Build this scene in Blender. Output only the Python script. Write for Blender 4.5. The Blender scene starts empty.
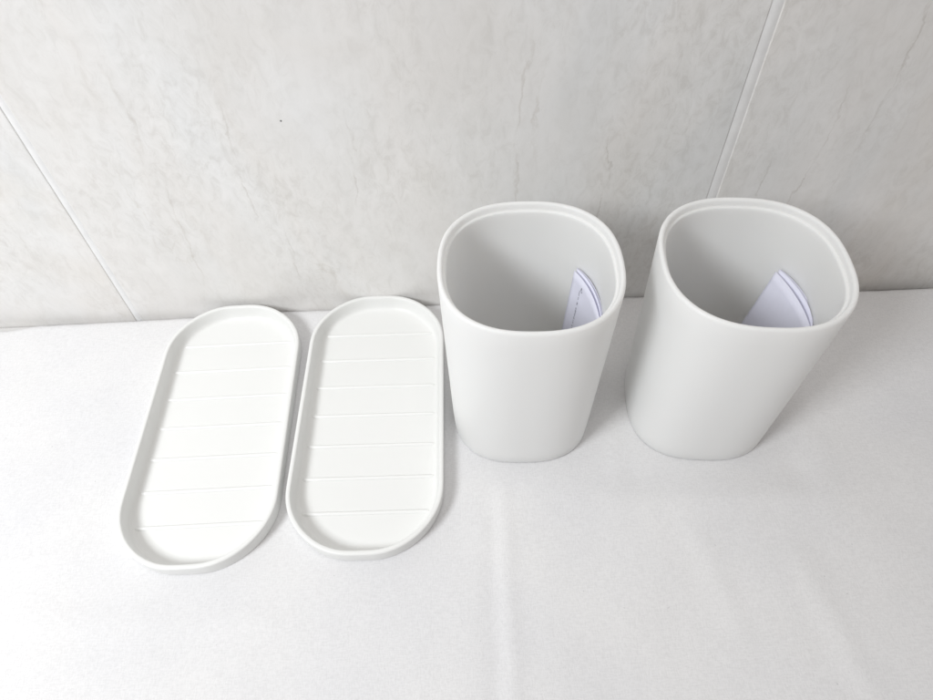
import bpy, bmesh, math, random
from mathutils import Vector, Matrix, noise
random.seed(4)
S = 0.01                       # everything below is written in centimetres
scn = bpy.context.scene
COL = scn.collection
PI = math.pi

# ------------------------------------------------------------------ helpers
def link(name, bm, mat=None, parent=None, smooth=True, normals=True):
    if normals:
        bmesh.ops.recalc_face_normals(bm, faces=bm.faces)
    me = bpy.data.meshes.new(name)
    bm.to_mesh(me); bm.free()
    if smooth:
        for p in me.polygons: p.use_smooth = True
    o = bpy.data.objects.new(name, me)
    if mat: me.materials.append(mat)
    COL.objects.link(o)
    if parent: o.parent = parent
    return o

def thing(name, label, cat, loc=(0, 0, 0), rz=0, group=None):
    o = bpy.data.objects.new(name, None); COL.objects.link(o)
    o.empty_display_size = 0.01
    o.location = [c * S for c in loc]; o.rotation_euler = (0, 0, math.radians(rz))
    o['label'] = label; o['category'] = cat
    if group: o['group'] = group
    return o

def sup(a, b, n, N=128):
    r = []
    for i in range(3000):
        t = 2 * PI * (i + .5) / 3000; c, s = math.cos(t), math.sin(t)
        r.append((a * math.copysign(abs(c) ** (2 / n), c), b * math.copysign(abs(s) ** (2 / n), s)))
    # even out the spacing along the outline
    return resample(r, N)

def resample(r, N):
    pts = r + [r[0]]; L = [0]
    for i in range(1, len(pts)):
        L.append(L[-1] + math.dist(pts[i], pts[i - 1]))
    out = []; j = 0
    for k in range(N):
        d = L[-1] * k / N
        while L[j + 1] < d: j += 1
        f = (d - L[j]) / (L[j + 1] - L[j] + 1e-12)
        out.append((pts[j][0] * (1 - f) + pts[j + 1][0] * f, pts[j][1] * (1 - f) + pts[j + 1][1] * f))
    return out

def rrect(a, b, r, N=160):
    pts = []
    for sx, sy, a0 in ((1, 1, 0), (-1, 1, 90), (-1, -1, 180), (1, -1, 270)):
        for k in range(25):
            t = math.radians(a0 + 90 * k / 24)
            x, y = sx * (a - r) + r * math.cos(t), sy * (b - r) + r * math.sin(t)
            # the ends bow out a little, so there is no straight stretch in them
            e = 1 - (x / a) ** 2
            pts.append((x, y + sy * (.16 * e * e - .03)))
    # dense fill of the straight end stretch so that it bows too
    out = []
    for (x0, y0), (x1, y1) in zip(pts, pts[1:] + pts[:1]):
        out.append((x0, y0))
        if abs(y1 - y0) < 1e-6 and abs(x1 - x0) > .3:
            sy = 1 if y0 > 0 else -1
            base = y0 - sy * .16 * (1 - (x0 / a) ** 2) ** 2
            for k in range(1, 12):
                x = x0 + (x1 - x0) * k / 12; out.append((x, base + sy * .16 * (1 - (x / a) ** 2) ** 2))
    return resample(out, N)

def loft(bm, rings, close_first=False, close_last=False):
    vs = [[bm.verts.new((x * S, y * S, z * S)) for x, y, z in ring] for ring in rings]
    n = len(vs[0])
    for A, B in zip(vs, vs[1:]):
        for i in range(n):
            bm.faces.new((A[i], A[(i + 1) % n], B[(i + 1) % n], B[i]))
    for flag, R in ((close_first, vs[0]), (close_last, vs[-1])):
        if flag:
            c = bm.verts.new(sum((v.co for v in R), Vector()) / n)
            for i in range(n): bm.faces.new((R[i], R[(i + 1) % n], c))
    return vs

# ------------------------------------------------------------------ materials
def newmat(name):
    m = bpy.data.materials.new(name); m.use_nodes = True
    nt = m.node_tree; b = nt.nodes['Principled BSDF']
    return m, nt, b
def N(nt, t, **kw):
    n = nt.nodes.new(t)
    for k, v in kw.items():
        if k in n.inputs: n.inputs[k].default_value = v
        else: setattr(n, k, v)
    return n
def ramp(nt, fac, stops):
    r = nt.nodes.new('ShaderNodeValToRGB'); nt.links.new(fac, r.inputs[0])
    e = r.color_ramp.elements
    while len(e) < len(stops): e.new(0.5)
    for el, (p, c) in zip(e, stops):
        el.position = p; el.color = (*c, 1) if len(c) == 3 else c
    return r
def mix(nt, fac, a, b, mode='MIX'):
    m = nt.nodes.new('ShaderNodeMix'); m.data_type = 'RGBA'; m.blend_type = mode
    for s, v in ((m.inputs['Factor'], fac), (m.inputs['A'], a), (m.inputs['B'], b)):
        if isinstance(v, (int, float)): s.default_value = v
        elif isinstance(v, tuple): s.default_value = (*v, 1)
        else: nt.links.new(v, s)
    return m.outputs['Result']
def math_(nt, op, a, b=0.0, c=None):
    m = nt.nodes.new('ShaderNodeMath'); m.operation = op
    for s, v in zip(m.inputs, (a, b, c)):
        if v is None: continue
        if isinstance(v, (int, float)): s.default_value = v
        else: nt.links.new(v, s)
    return m.outputs[0]

def plastic(name, col, rough, sss):
    m, nt, b = newmat(name)
    b.inputs['Base Color'].default_value = (*col, 1)
    b.inputs['Subsurface Weight'].default_value = sss
    b.inputs['Subsurface Radius'].default_value = (1, .95, .9)
    b.inputs['Subsurface Scale'].default_value = 0.011
    b.inputs['Specular IOR Level'].default_value = 0.4
    tc = N(nt, 'ShaderNodeTexCoord')
    n = N(nt, 'ShaderNodeTexNoise', Scale=900.0, Detail=3.0); nt.links.new(tc.outputs['Object'], n.inputs['Vector'])
    n2 = N(nt, 'ShaderNodeTexNoise', Scale=35.0, Detail=4.0); nt.links.new(tc.outputs['Object'], n2.inputs['Vector'])
    r = N(nt, 'ShaderNodeMapRange'); nt.links.new(n2.outputs[0], r.inputs[0])
    r.inputs[3].default_value = rough - .05; r.inputs[4].default_value = rough + .06
    nt.links.new(r.outputs[0], b.inputs['Roughness'])
    bp = N(nt, 'ShaderNodeBump', Strength=0.05, Distance=0.0002); nt.links.new(n.outputs[0], bp.inputs['Height'])
    nt.links.new(bp.outputs[0], b.inputs['Normal'])
    return m
M_cup = plastic('cup_plastic', (.825, .828, .815), .42, .6)
M_tray = plastic('tray_plastic', (.785, .79, .777), .40, .0)

def marble():
    m, nt, b = newmat('marbled_tile')
    tc = N(nt, 'ShaderNodeTexCoord'); oi = N(nt, 'ShaderNodeObjectInfo')
    geo = tc.outputs['Object']
    mp = N(nt, 'ShaderNodeMapping'); nt.links.new(geo, mp.inputs[0])
    mp.inputs['Scale'].default_value = (1, 1, .55)      # the marbling runs upwards
    off = N(nt, 'ShaderNodeVectorMath', operation='ADD'); nt.links.new(mp.outputs[0], off.inputs[0])
    sc = N(nt, 'ShaderNodeVectorMath', operation='SCALE'); sc.inputs['Scale'].default_value = 3.1
    cmb = N(nt, 'ShaderNodeCombineXYZ'); 
    for i in range(3): nt.links.new(oi.outputs['Random'], cmb.inputs[i])
    nt.links.new(cmb.outputs[0], sc.inputs[0]); nt.links.new(sc.outputs[0], off.inputs[1])
    V = off.outputs[0]
    def noi(scale, detail, dist=0., rough=.55, v=V):
        n = N(nt, 'ShaderNodeTexNoise', Scale=scale, Detail=detail, Distortion=dist, Roughness=rough)
        nt.links.new(v, n.inputs['Vector']); return n.outputs[0]
    broad = noi(9, 3, .6)
    base = ramp(nt, broad, [(.3, (.71, .72, .725)), (.46, (.765, .76, .753)), (.57, (.75, .735, .718)), (.72, (.775, .772, .768))]).outputs[0]
    # fine crackled mottling, in patches
    fine = ramp(nt, noi(210, 9, .7, .72), [(.38, (.90, .893, .88)), (.5, (.99, .99, .985)), (.64, (1.045, 1.045, 1.045))]).outputs[0]
    patch = ramp(nt, noi(16, 3), [(.36, (.25, .25, .25)), (.62, (1, 1, 1))]).outputs[0]
    col = mix(nt, patch, base, mix(nt, 1.0, base, fine, 'MULTIPLY'))
    mid = ramp(nt, noi(42, 6, .8, .6), [(.35, (.965, .965, .96)), (.6, (1.015, 1.015, 1.015))]).outputs[0]
    col = mix(nt, 1.0, col, mid, 'MULTIPLY')
    # veins: thin lines where a warped noise crosses one half
    hgt = None
    for sc_, wd, dk, msk in ((12, .007, .90, 12), (4.2, .05, .965, 7)):
        n = noi(sc_, 6, .7, .56)
        d = math_(nt, 'ABSOLUTE', math_(nt, 'SUBTRACT', n, .5))
        line = N(nt, 'ShaderNodeMapRange', interpolation_type='SMOOTHSTEP'); nt.links.new(d, line.inputs[0])
        line.inputs[1].default_value = 0; line.inputs[2].default_value = wd
        line.inputs[3].default_value = 1; line.inputs[4].default_value = 0
        mk = ramp(nt, noi(msk, 4), [(.53, (0, 0, 0)), (.66, (1, 1, 1))]).outputs[0]
        f = math_(nt, 'MULTIPLY', line.outputs[0], mk)
        col = mix(nt, f, col, mix(nt, 1.0, col, (dk, dk * .985, dk * .96), 'MULTIPLY'))
    # a few long hairline veins that wander up the tiles
    sx = N(nt, 'ShaderNodeSeparateXYZ'); nt.links.new(geo, sx.inputs[0])
    wob = math_(nt, 'MULTIPLY', math_(nt, 'SUBTRACT', noi(22, 9, 0, .68), .5), .030)
    xw = math_(nt, 'ADD', sx.outputs['X'], wob)
    for x0, z0, z1, wd, dk in ((3.3, 4, 17, .0012, .88), (4.1, 9, 19, .0010, .89), (7.3, 2, 12, .0007, .84), (-4.6, 7, 15, .0007, .86), (-10.2, 6, 14, .0008, .85), (-14.3, 2, 16, .0011, .90), (-8.9, 1, 8, .0007, .88), (17.6, 5, 14, .0008, .84), (19.4, 2, 20, .0010, .84), (15.3, 3, 11, .0008, .86), (-22.5, 2, 9, .0009, .88)):
        d = math_(nt, 'ABSOLUTE', math_(nt, 'SUBTRACT', xw, x0 * S))
        ln = N(nt, 'ShaderNodeMapRange', interpolation_type='SMOOTHSTEP'); nt.links.new(d, ln.inputs[0])
        ln.inputs[1].default_value = 0; ln.inputs[2].default_value = wd; ln.inputs[3].default_value = 1; ln.inputs[4].default_value = 0
        za = N(nt, 'ShaderNodeMapRange', interpolation_type='SMOOTHSTEP'); nt.links.new(sx.outputs['Z'], za.inputs[0])
        za.inputs[1].default_value = z0 * S; za.inputs[2].default_value = (z0 + 2) * S
        zb = N(nt, 'ShaderNodeMapRange', interpolation_type='SMOOTHSTEP'); nt.links.new(sx.outputs['Z'], zb.inputs[0])
        zb.inputs[1].default_value = (z1 - 2) * S; zb.inputs[2].default_value = z1 * S; zb.inputs[3].default_value = 1; zb.inputs[4].default_value = 0
        brk = ramp(nt, noi(75, 6, 0, .6), [(.42, (0, 0, 0)), (.56, (1, 1, 1))]).outputs[0]
        f = math_(nt, 'MULTIPLY', math_(nt, 'MULTIPLY', ln.outputs[0], brk), math_(nt, 'MULTIPLY', za.outputs[0], zb.outputs[0]))
        col = mix(nt, f, col, mix(nt, 1.0, col, (dk, dk * .985, dk * .965), 'MULTIPLY'))
    # one small dark speck in the glaze
    vd = N(nt, 'ShaderNodeVectorMath', operation='DISTANCE'); nt.links.new(geo, vd.inputs[0])
    vd.inputs[1].default_value = (-7.53 * S, -0.0, 12.52 * S)
    sp = math_(nt, 'LESS_THAN', vd.outputs['Value'], .00045)
    col = mix(nt, sp, col, (.12, .12, .12))
    nt.links.new(col, b.inputs['Base Color'])
    b.inputs['Roughness'].default_value = .42
    bp = N(nt, 'ShaderNodeBump', Strength=0.16, Distance=0.0005)
    h = math_(nt, 'ADD', noi(110, 7, .8, .6), math_(nt, 'MULTIPLY', noi(24, 5), 1.6))
    nt.links.new(h, bp.inputs['Height']); nt.links.new(bp.outputs[0], b.inputs['Normal'])
    return m
M_tile = marble()

def grout():
    m, nt, b = newmat('grout')
    tc = N(nt, 'ShaderNodeTexCoord')
    n = N(nt, 'ShaderNodeTexNoise', Scale=120.0, Detail=5.0); nt.links.new(tc.outputs['Object'], n.inputs['Vector'])
    c = ramp(nt, n.outputs[0], [(.3, (.755, .755, .755)), (.65, (.82, .82, .82))])
    nt.links.new(c.outputs[0], b.inputs['Base Color']); b.inputs['Roughness'].default_value = .7
    bp = N(nt, 'ShaderNodeBump', Strength=0.4, Distance=0.0005); nt.links.new(n.outputs[0], bp.inputs['Height'])
    nt.links.new(bp.outputs[0], b.inputs['Normal'])
    return m
M_grout = grout()

def cloth():
    m, nt, b = newmat('white_cotton')
    tc = N(nt, 'ShaderNodeTexCoord'); V = tc.outputs['Object']
    def noi(scale, detail, vs=(1, 1, 1), rough=.5):
        mp = N(nt, 'ShaderNodeMapping'); nt.links.new(V, mp.inputs[0]); mp.inputs['Scale'].default_value = vs
        n = N(nt, 'ShaderNodeTexNoise', Scale=scale, Detail=detail, Roughness=rough)
        nt.links.new(mp.outputs[0], n.inputs['Vector']); return n.outputs[0]
    thr = math_(nt, 'ADD', noi(1700, 2, (.22, 1, 1)), noi(1700, 2, (1, .3, 1)))      # slubby threads both ways
    fz = noi(420, 5, (.6, 1, 1), .6)
    c = ramp(nt, noi(14, 4), [(.3, (.715, .715, .728)), (.6, (.75, .747, .75))]).outputs[0]
    c2 = ramp(nt, math_(nt, 'MULTIPLY', thr, .5), [(.38, (.945, .945, .945)), (.58, (1.015, 1.015, 1.015))]).outputs[0]
    c = mix(nt, 1.0, c, c2, 'MULTIPLY')
    lint = ramp(nt, noi(520, 1), [(.185, (.7, .7, .7)), (.20, (1, 1, 1))]).outputs[0]
    c = mix(nt, .6, c, mix(nt, 1.0, c, lint, 'MULTIPLY'))
    nt.links.new(c, b.inputs['Base Color'])
    b.inputs['Roughness'].default_value = .95; b.inputs['Specular IOR Level'].default_value = .15
    b.inputs['Sheen Weight'].default_value = .15; b.inputs['Sheen Roughness'].default_value = .5
    bp = N(nt, 'ShaderNodeBump', Strength=0.28, Distance=0.0003)
    h = math_(nt, 'ADD', thr, math_(nt, 'MULTIPLY', fz, 1.5))
    nt.links.new(h, bp.inputs['Height']); nt.links.new(bp.outputs[0], b.inputs['Normal'])
    return m
M_cloth = cloth()

def simple(name, c, r=.6):
    m, nt, b = newmat(name)
    tc = N(nt, 'ShaderNodeTexCoord')
    n = N(nt, 'ShaderNodeTexNoise', Scale=300.0, Detail=4.0); nt.links.new(tc.outputs['Object'], n.inputs['Vector'])
    q = ramp(nt, n.outputs[0], [(.3, tuple(x * .97 for x in c)), (.7, c)])
    nt.links.new(q.outputs[0], b.inputs['Base Color']); b.inputs['Roughness'].default_value = r
    return m
M_paper = simple('bluish_paper', (.74, .745, .86), .7)
M_ink = simple('ink', (.06, .06, .09), .6)
M_table = simple('table_board', (.62, .61, .60), .6)

# ------------------------------------------------------------------ the wall
G1, G2, GW = -19.14 + .02, 13.154, .36
wall = thing('tiled_wall', 'wall of large grey marbled tiles with pale upright grout lines behind the cups and trays', 'wall')
TH = .9
def box_bm(x0, x1, y0, y1, z0, z1, bev=0, seg=3):
    bm = bmesh.new()
    bmesh.ops.create_cube(bm, size=1)
    for v in bm.verts:
        v.co = Vector(((x0 if v.co.x < 0 else x1) * S, (y0 if v.co.y < 0 else y1) * S, (z0 if v.co.z < 0 else z1) * S))
    if bev: bmesh.ops.bevel(bm, geom=list(bm.edges), offset=bev * S, segments=seg, profile=.5, affect='EDGES')
    return bm
W_ = 32.0
xs = [(G1 - GW - W_, G1 - GW), (G1, G2 - GW), (G2, G2 + W_)]
# grout bands sit between the tiles: left band ends at G1, right band is a little wider
GL, GR = .34, .48
xs = [(G1 - GL / 2 - W_, G1 - GL / 2), (G1 + GL / 2, G2 - GR / 2), (G2 + GR / 2, G2 + W_)]
for x0, x1 in xs:
    o = link('wall_tile', box_bm(x0, x1, 0, TH, -1.5, 58, .065, 4), M_tile, wall, smooth=False)
for xc, gw in ((G1, GL), (G2, GR)):
    bm = bmesh.new()
    # a strip of grout, slightly sunk, with a shallow round in the middle
    prof = []
    for k in range(9):
        u = -1 + k / 4
        prof.append((xc + u * (gw / 2 + .03), .06 - .045 * math.cos(u * PI / 2)))
    K = 60
    vs = []
    for i in range(K + 1):
        z = -1.5 + 59.5 * i / K
        w = .012 * noise.noise(Vector((xc, z * .9, 1)))
        vs.append([bm.verts.new(((x + w) * S, (y + .01 * noise.noise(Vector((x * 3, z * 1.7, 0)))) * S, z * S)) for x, y in prof])
    for A, B in zip(vs, vs[1:]):
        for j in range(8): bm.faces.new((A[j], A[j + 1], B[j + 1], B[j]))
    bb = [[bm.verts.new((x * S, .6 * S, z * S)) for x in (prof[0][0], prof[-1][0])] for z in (-1.5, 58)]
    bm.faces.new((bb[0][0], bb[0][1], bb[1][1], bb[1][0]))
    link('grout_line', bm, M_grout, wall, smooth=True)

# ------------------------------------------------------------------ table and cloth
tb = link('table_top', box_bm(-55, 55, -60, -.05, -3, -.35, .1), M_table, smooth=False)
tb['kind'] = 'structure'

EDGE = [(-60, -1.2), (-27, -.62), (-24.3, -.32), (-19, -.30), (-15.8, -.24), (-11, -.06), (-1, -.05), (9, -.06), (16, -.1), (24, -.36), (60, -.8)]
def interp(T, x):
    for (a, b), (c, d) in zip(T, T[1:]):
        if x <= c: 
            t = (x - a) / (c - a); t = t * t * (3 - 2 * t); return b + (d - b) * t
    return T[-1][1]
FLAT = [((-12.54, -7.99), 3.9, 7.8), ((-4.68, -7.72), 3.9, 7.8), ((2.96, -7.43), 3.7, 3.7), ((11.91, -7.75), 3.7, 3.7)]
def gauss(d, w): return math.exp(-(d / w) ** 2)
def ss(a, b, x):
    t = min(1, max(0, (x - a) / (b - a))); return t * t * (3 - 2 * t)
def seg_ridge(x, y, ax, ay, bx, by, w, h, taper=1.5):
    dx, dy = bx - ax, by - ay; L = math.hypot(dx, dy)
    t = ((x - ax) * dx + (y - ay) * dy) / L; d = ((x - ax) * dy - (y - ay) * dx) / L
    d += .12 * noise.noise(Vector((t * .5, ax, 0)))
    e = ss(-taper, taper, t) * ss(-taper, taper, L - t)
    return h * e * gauss(d, w)
def cloth_z(x, y):
    z = .14 * noise.noise(Vector((x * .10, y * .12, 3))) + .045 * noise.noise(Vector((x * .33, y * .3, 7)))
    z += .012 * noise.noise(Vector((x * 1.1, y * 1.3, 5)))
    # fold mark that runs forwards from the first cup, with a faint hollow on its left
    z += seg_ridge(x, y, 1.75, -11.2, 1.25, -30, .42, .085)
    z -= seg_ridge(x, y, 1.25, -12.5, .75, -30, .6, .065)
    z += seg_ridge(x, y, 10.2, -14.2, 11.2, -19.5, .6, .06)
    z += seg_ridge(x, y, -23, -15, -17, -14.3, .5, .05)
    z += seg_ridge(x, y, -20, -17.2, -8, -17.8, .7, .07)
    z += seg_ridge(x, y, -14, -21, -4, -16.6, .9, .07)
    z -= seg_ridge(x, y, 4, -20, 12, -17.6, .9, .07)
    z += seg_ridge(x, y, 14.5, -16, 15.6, -22, .6, .06)
    z += seg_ridge(x, y, -2, -15.2, 3, -14.4, .5, .04)
    # broad swell right of the cups, shaped to stand in for a cast shade
    q = y + 13.1 + .03 * (x - 8)
    z += .34 * ss(4, 14, x) * (math.exp(-abs(q) / 4.2) if q < 0 else gauss(q, 3.2))
    k = 0
    for (cx, cy), a, b in FLAT:
        dx = max(0, abs(x - cx) - a); dy = max(0, abs(y - cy) - b)
        k = max(k, 1 - ss(0, 2.2, math.hypot(dx, dy)))
    z = z * (1 - k)
    return z
bm = bmesh.new()
def axis(lo, hi, fl, fh, fine, coarse):
    r = []; x = lo
    while x < hi:
        r.append(x); x += fine if fl <= x < fh else coarse
    r.append(hi); return r
X = axis(-52, 52, -30, 30, .17, 1.0)
T = [0, .01, .022, .035, .05]
Ys = axis(-56, 0, -24, 0, .15, 1.0)
rows = []
for j, yy in enumerate(Ys):
    row = []
    for x in X:
        e = interp(EDGE, x) + .05 * noise.noise(Vector((x * .7, 0, 2)))
        y = yy + e if yy > -4 else yy + e * (1 - ss(4, 8, -yy))
        d = -yy
        z = cloth_z(x, y)
        roll = 0
        if d < .25: roll = -.30 * (1 - d / .25) ** 2          # rounded back edge
        row.append(bm.verts.new((x * S, y * S, (z + roll) * S)))
    rows.append(row)
for A, B in zip(rows, rows[1:]):
    for i in range(len(X) - 1): bm.faces.new((A[i], A[i + 1], B[i + 1], B[i]))
c = link('tablecloth', bm, M_cloth)
sol = c.modifiers.new('thickness', 'SOLIDIFY'); sol.thickness = .0012; sol.offset = -1
c['label'] = 'plain white cotton cloth with soft fold marks spread under cups and trays'
c['category'] = 'tablecloth'

# ------------------------------------------------------------------ cups
CA, CB, CN, BN, TP, H = 3.751, 3.80, 2.437, 2.68, .912, 10.5
def blend(n, t): return n[0] + (n[1] - n[0]) * t
def ring(off, z, zs=None):
    t = (z / H) if zs is None else zs
    s = TP + (1 - TP) * t
    return [(x, y, z) for x, y in sup((CA * s + off), (CB * s + off), BN + (CN - BN) * t)]
def make_cup(label, loc, rz):
    t = thing('bathroom_cup', label, 'cup', loc, rz, 'white plastic cups')
    bm = bmesh.new()
    R = [ring(-.55, .10, 0), ring(-.42, .02, 0), ring(-.30, 0, 0), ring(-.16, .03, 0), ring(-.06, .11, 0), ring(-.01, .24, 0)]
    for k in range(1, 12): R.append(ring(0, .24 + (H - .45) * k / 12))
    R += [ring(0, H - .14), ring(-.02, H - .06), ring(-.06, H - .015), ring(-.10, H), ring(-.15, H - .005), ring(-.20, H - .04), ring(-.225, H - .10)]
    R += [ring(-.235, H - .26), ring(-.24, H - .30), ring(-.255, H - .325), ring(-.28, H - .33), ring(-.31, H - .33), ring(-.335, H - .345), ring(-.35, H - .38), ring(-.355, H - .48)]
    for k in range(1, 12): R.append(ring(-.355 - .045 * k / 12, H - .5 - (H - .5 - 1.0) * k / 12))
    R += [ring(-.42, .80), ring(-.50, .55), ring(-.66, .38), ring(-.9, .30), ring(-1.4, .28), ring(-2.4, .28)]
    loft(bm, R, True, True)
    link('cup_body', bm, M_cup, t)
    return t
make_cup('white plastic cup nearest the trays, holding a folded leaflet with a printed line', (2.959, -7.434, .0), -2.2)
make_cup('white plastic cup farthest from the trays, holding a folded leaflet without visible print', (11.91, -7.749, .0), -5.4)

# ------------------------------------------------------------------ trays
TA, TB, TR, TH_, TT = 3.709, 7.612, 3.177, .99, .987
def make_tray(label, loc, rz):
    t = thing('oval_tray', label, 'tray', loc, rz, 'white oblong plastic trays')
    def r(off, z):
        d = off - (1 - z / TH_) * .06
        return [(x, y, z) for x, y in rrect(TA + d, TB + d, TR + d)]
    bm = bmesh.new()
    R = [r(-.4, .03), r(-.2, .0), r(-.08, .02), r(-.02, .08), r(0, .2), r(0, .5), r(0, .8), r(0, .92), r(-.02, .96), r(-.06, .985), r(-.12, .99), r(-.18, .985), r(-.215, .965), r(-.235, .92),
         r(-.25, .80), r(-.28, .55), r(-.31, .38), r(-.36, .27), r(-.45, .21), r(-.58, .185), r(-.8, .18)]
    loft(bm, R, True, True)
    body = link('tray_body', bm, M_tray, t)
    # seven low ribs across the floor
    for k in range(7):
        y = (3 - k) * 1.8
        # half length follows the inner outline
        iy = TB - .62; ia = TA - .62; ir = TR - .62
        cy = iy - ir
        if abs(y) <= cy: hx = ia
        else: hx = ia - ir + math.sqrt(max(0, ir * ir - (abs(y) - cy) ** 2))
        hx += .16
        bm = bmesh.new()
        prof = [(-.12, .170), (-.10, .20), (-.06, .240), (0, .255), (.05, .245), (.075, .21), (.085, .170)]
        st = [-hx, -hx + .08, -hx + .25] + [(-hx + .25) + (2 * hx - .5) * i / 6 for i in range(1, 6)] + [hx - .25, hx - .08, hx]
        sc = [.15, .6, 1] + [1] * 5 + [1, .6, .15]
        vs = [[bm.verts.new((x * S, (y + py * (.6 + .4 * q)) * S, (.17 + (pz - .17) * q) * S)) for py, pz in prof] for x, q in zip(st, sc)]
        for A, B in zip(vs, vs[1:]):
            for j in range(len(prof) - 1): bm.faces.new((A[j], A[j + 1], B[j + 1], B[j]))
            bm.faces.new((A[0], B[0], B[-1], A[-1]))
        bm.faces.new(vs[0]); bm.faces.new(vs[-1])
        link('rib', bm, M_tray, t)
    return t
make_tray('left one of the two white oblong ribbed trays, farthest from the cups', (-12.54, -7.994, 0), .53)
make_tray('white oblong ribbed tray lying between the other tray and the nearest cup', (-4.68, -7.718, 0), -.97)

# ------------------------------------------------------------------ leaflets
def bez(P, t):
    P = [Vector(p) for p in P]
    while len(P) > 1: P = [a.lerp(b, t) for a, b in zip(P, P[1:])]
    return P[0]
def sheet(name, top, D, parent, base, bow=.0):
    """a paper page: its top edge follows a curve, its side edges run down along D"""
    bm = bmesh.new(); D = Vector(D); nu, nv = 24, 16
    g = [[None] * (nv + 1) for _ in range(nu + 1)]
    b = Vector(base)
    for i in range(nu + 1):
        for j in range(nv + 1):
            u, v = i / nu, j / nv
            p = bez(top, u) + D * v + Vector((bow * math.sin(PI * v * .9), 0, 0)) - b
            g[i][j] = bm.verts.new(p * S)
    for i in range(nu):
        for j in range(nv): bm.faces.new((g[i][j], g[i + 1][j], g[i + 1][j + 1], g[i][j + 1]))
    o = link(name, bm, M_paper, parent)
    s = o.modifiers.new('thickness', 'SOLIDIFY'); s.thickness = .00018; s.offset = 0
    return o
L1 = (5.0, -7.4, .3)
t1 = thing('folded_leaflet', 'folded bluish paper leaflet with a printed line, inside the cup nearest the trays', 'leaflet', L1, 0, 'paper leaflets in the cups')
top1 = [(5.32, -5.30, 7.72), (5.95, -6.3, 7.68), (6.12, -7.6, 7.55), (6.02, -8.7, 7.43)]
D1 = (-.62, -1.05, -7.2)
f1 = sheet('front_page', top1, D1, t1, L1)
sheet('middle_page', [(5.45, -5.20, 7.76), (6.15, -6.2, 7.70), (6.30, -7.6, 7.56), (6.02, -8.7, 7.43)], (-.55, -1.0, -7.2), t1, L1)
sheet('back_page', [(5.5, -5.12, 7.70), (6.28, -6.1, 7.66), (6.40, -7.6, 7.5), (6.02, -8.7, 7.40)], (-.5, -1.0, -7.1), t1, L1)
# small print: a line of tiny characters that runs down the page
bm = bmesh.new()
def glyph(u, v, du, dv):
    q = []
    for a, b_ in ((u, v), (u + du, v), (u + du, v + dv), (u, v + dv)):
        p = bez(top1, a) + Vector(D1) * b_ - Vector(L1) + Vector((-.022, -.008, .004))
        q.append(bm.verts.new(p * S))
    bm.faces.new(q)
v = .085
glyph(.20, .055, .012, .022); glyph(.215, .078, .014, .008)
while v < .62:
    if random.random() < .82:
        h = random.choice((.012, .016, .022))
        glyph(.175, v, h * .9, .003)
        if random.random() < .6: glyph(.175, v + .004, .006, .004)
        if random.random() < .5: glyph(.175 + h * .6, v + .004, .006, .004)
    v += .0105
link('printed_line', bm, M_ink, f1, smooth=False, normals=False)

L2 = (13.6, -7.7, .3)
t2 = thing('folded_leaflet', 'folded bluish paper leaflet without visible print, inside the rightmost cup', 'leaflet', L2, 0, 'paper leaflets in the cups')
top2 = [(14.30, -5.90, 7.72), (14.75, -7.0, 7.66), (14.95, -8.2, 7.55), (14.80, -9.2, 7.44)]
sheet('front_page', top2, (-1.7, -.95, -7.1), t2, L2)
sheet('middle_page', [(14.50, -5.78, 7.74), (15.1, -6.9, 7.7), (15.35, -8.2, 7.55), (14.80, -9.2, 7.44)], (-1.5, -.9, -7.1), t2, L2)
sheet('back_page', [(14.62, -5.72, 7.66), (15.3, -6.85, 7.6), (15.5, -8.1, 7.45), (14.80, -9.2, 7.41)], (-1.45, -.9, -7.0), t2, L2)

# ------------------------------------------------------------------ light
w = bpy.data.worlds.new('World'); scn.world = w; w.use_nodes = True
bg = w.node_tree.nodes['Background']; bg.inputs[0].default_value = (1, .948, .915, 1); bg.inputs[1].default_value = .36
def area(name, loc, target, size, power, col, sy=None):
    l = bpy.data.lights.new(name, 'AREA'); l.energy = power; l.color = col
    l.shape = 'RECTANGLE'; l.size = size * S; l.size_y = (sy or size) * S
    o = bpy.data.objects.new(name, l); COL.objects.link(o)
    o.location = [c * S for c in loc]
    o.rotation_euler = (Vector(target) - Vector(loc)).to_track_quat('-Z', 'Y').to_euler()
    return o
key = area('window_light', (-50, -50, 60), (-22, -10, 5), 22, 2.35, (.955, .98, 1))
key.data.spread = math.radians(124)
area('overhead_fill', (4, -16, 130), (4, -8, 0), 36, 2.5, (1, .975, .95))  # added fill lamp, set overhead to brighten the cup interiors

# ------------------------------------------------------------------ camera
cd = bpy.data.cameras.new('camera'); cam = bpy.data.objects.new('camera', cd); COL.objects.link(cam)
F, pit, yaw, rol = 653.5, math.radians(51.86), math.radians(.666), math.radians(-1.925)
cd.sensor_width = 36; cd.lens = F / 933 * 36; cd.clip_start = .01; cd.clip_end = 20
fwd = Vector((math.sin(yaw) * math.cos(pit), math.cos(yaw) * math.cos(pit), -math.sin(pit)))
right = Vector((math.cos(yaw), -math.sin(yaw), 0)); up = right.cross(fwd)
Rv = math.cos(rol) * right + math.sin(rol) * up; Uv = -math.sin(rol) * right + math.cos(rol) * up
mw = Matrix((( Rv.x, Uv.x, -fwd.x, .067 * S), (Rv.y, Uv.y, -fwd.y, -26.246 * S), (Rv.z, Uv.z, -fwd.z, 28.911 * S), (0, 0, 0, 1)))
cam.matrix_world = mw
cd.dof.use_dof = False
scn.camera = cam
scn.view_settings.view_transform = 'Standard'; scn.view_settings.look = 'None'
scn.view_settings.exposure = 0.06; scn.view_settings.gamma = 1
scn.render.resolution_x = 1024; scn.render.resolution_y = 768
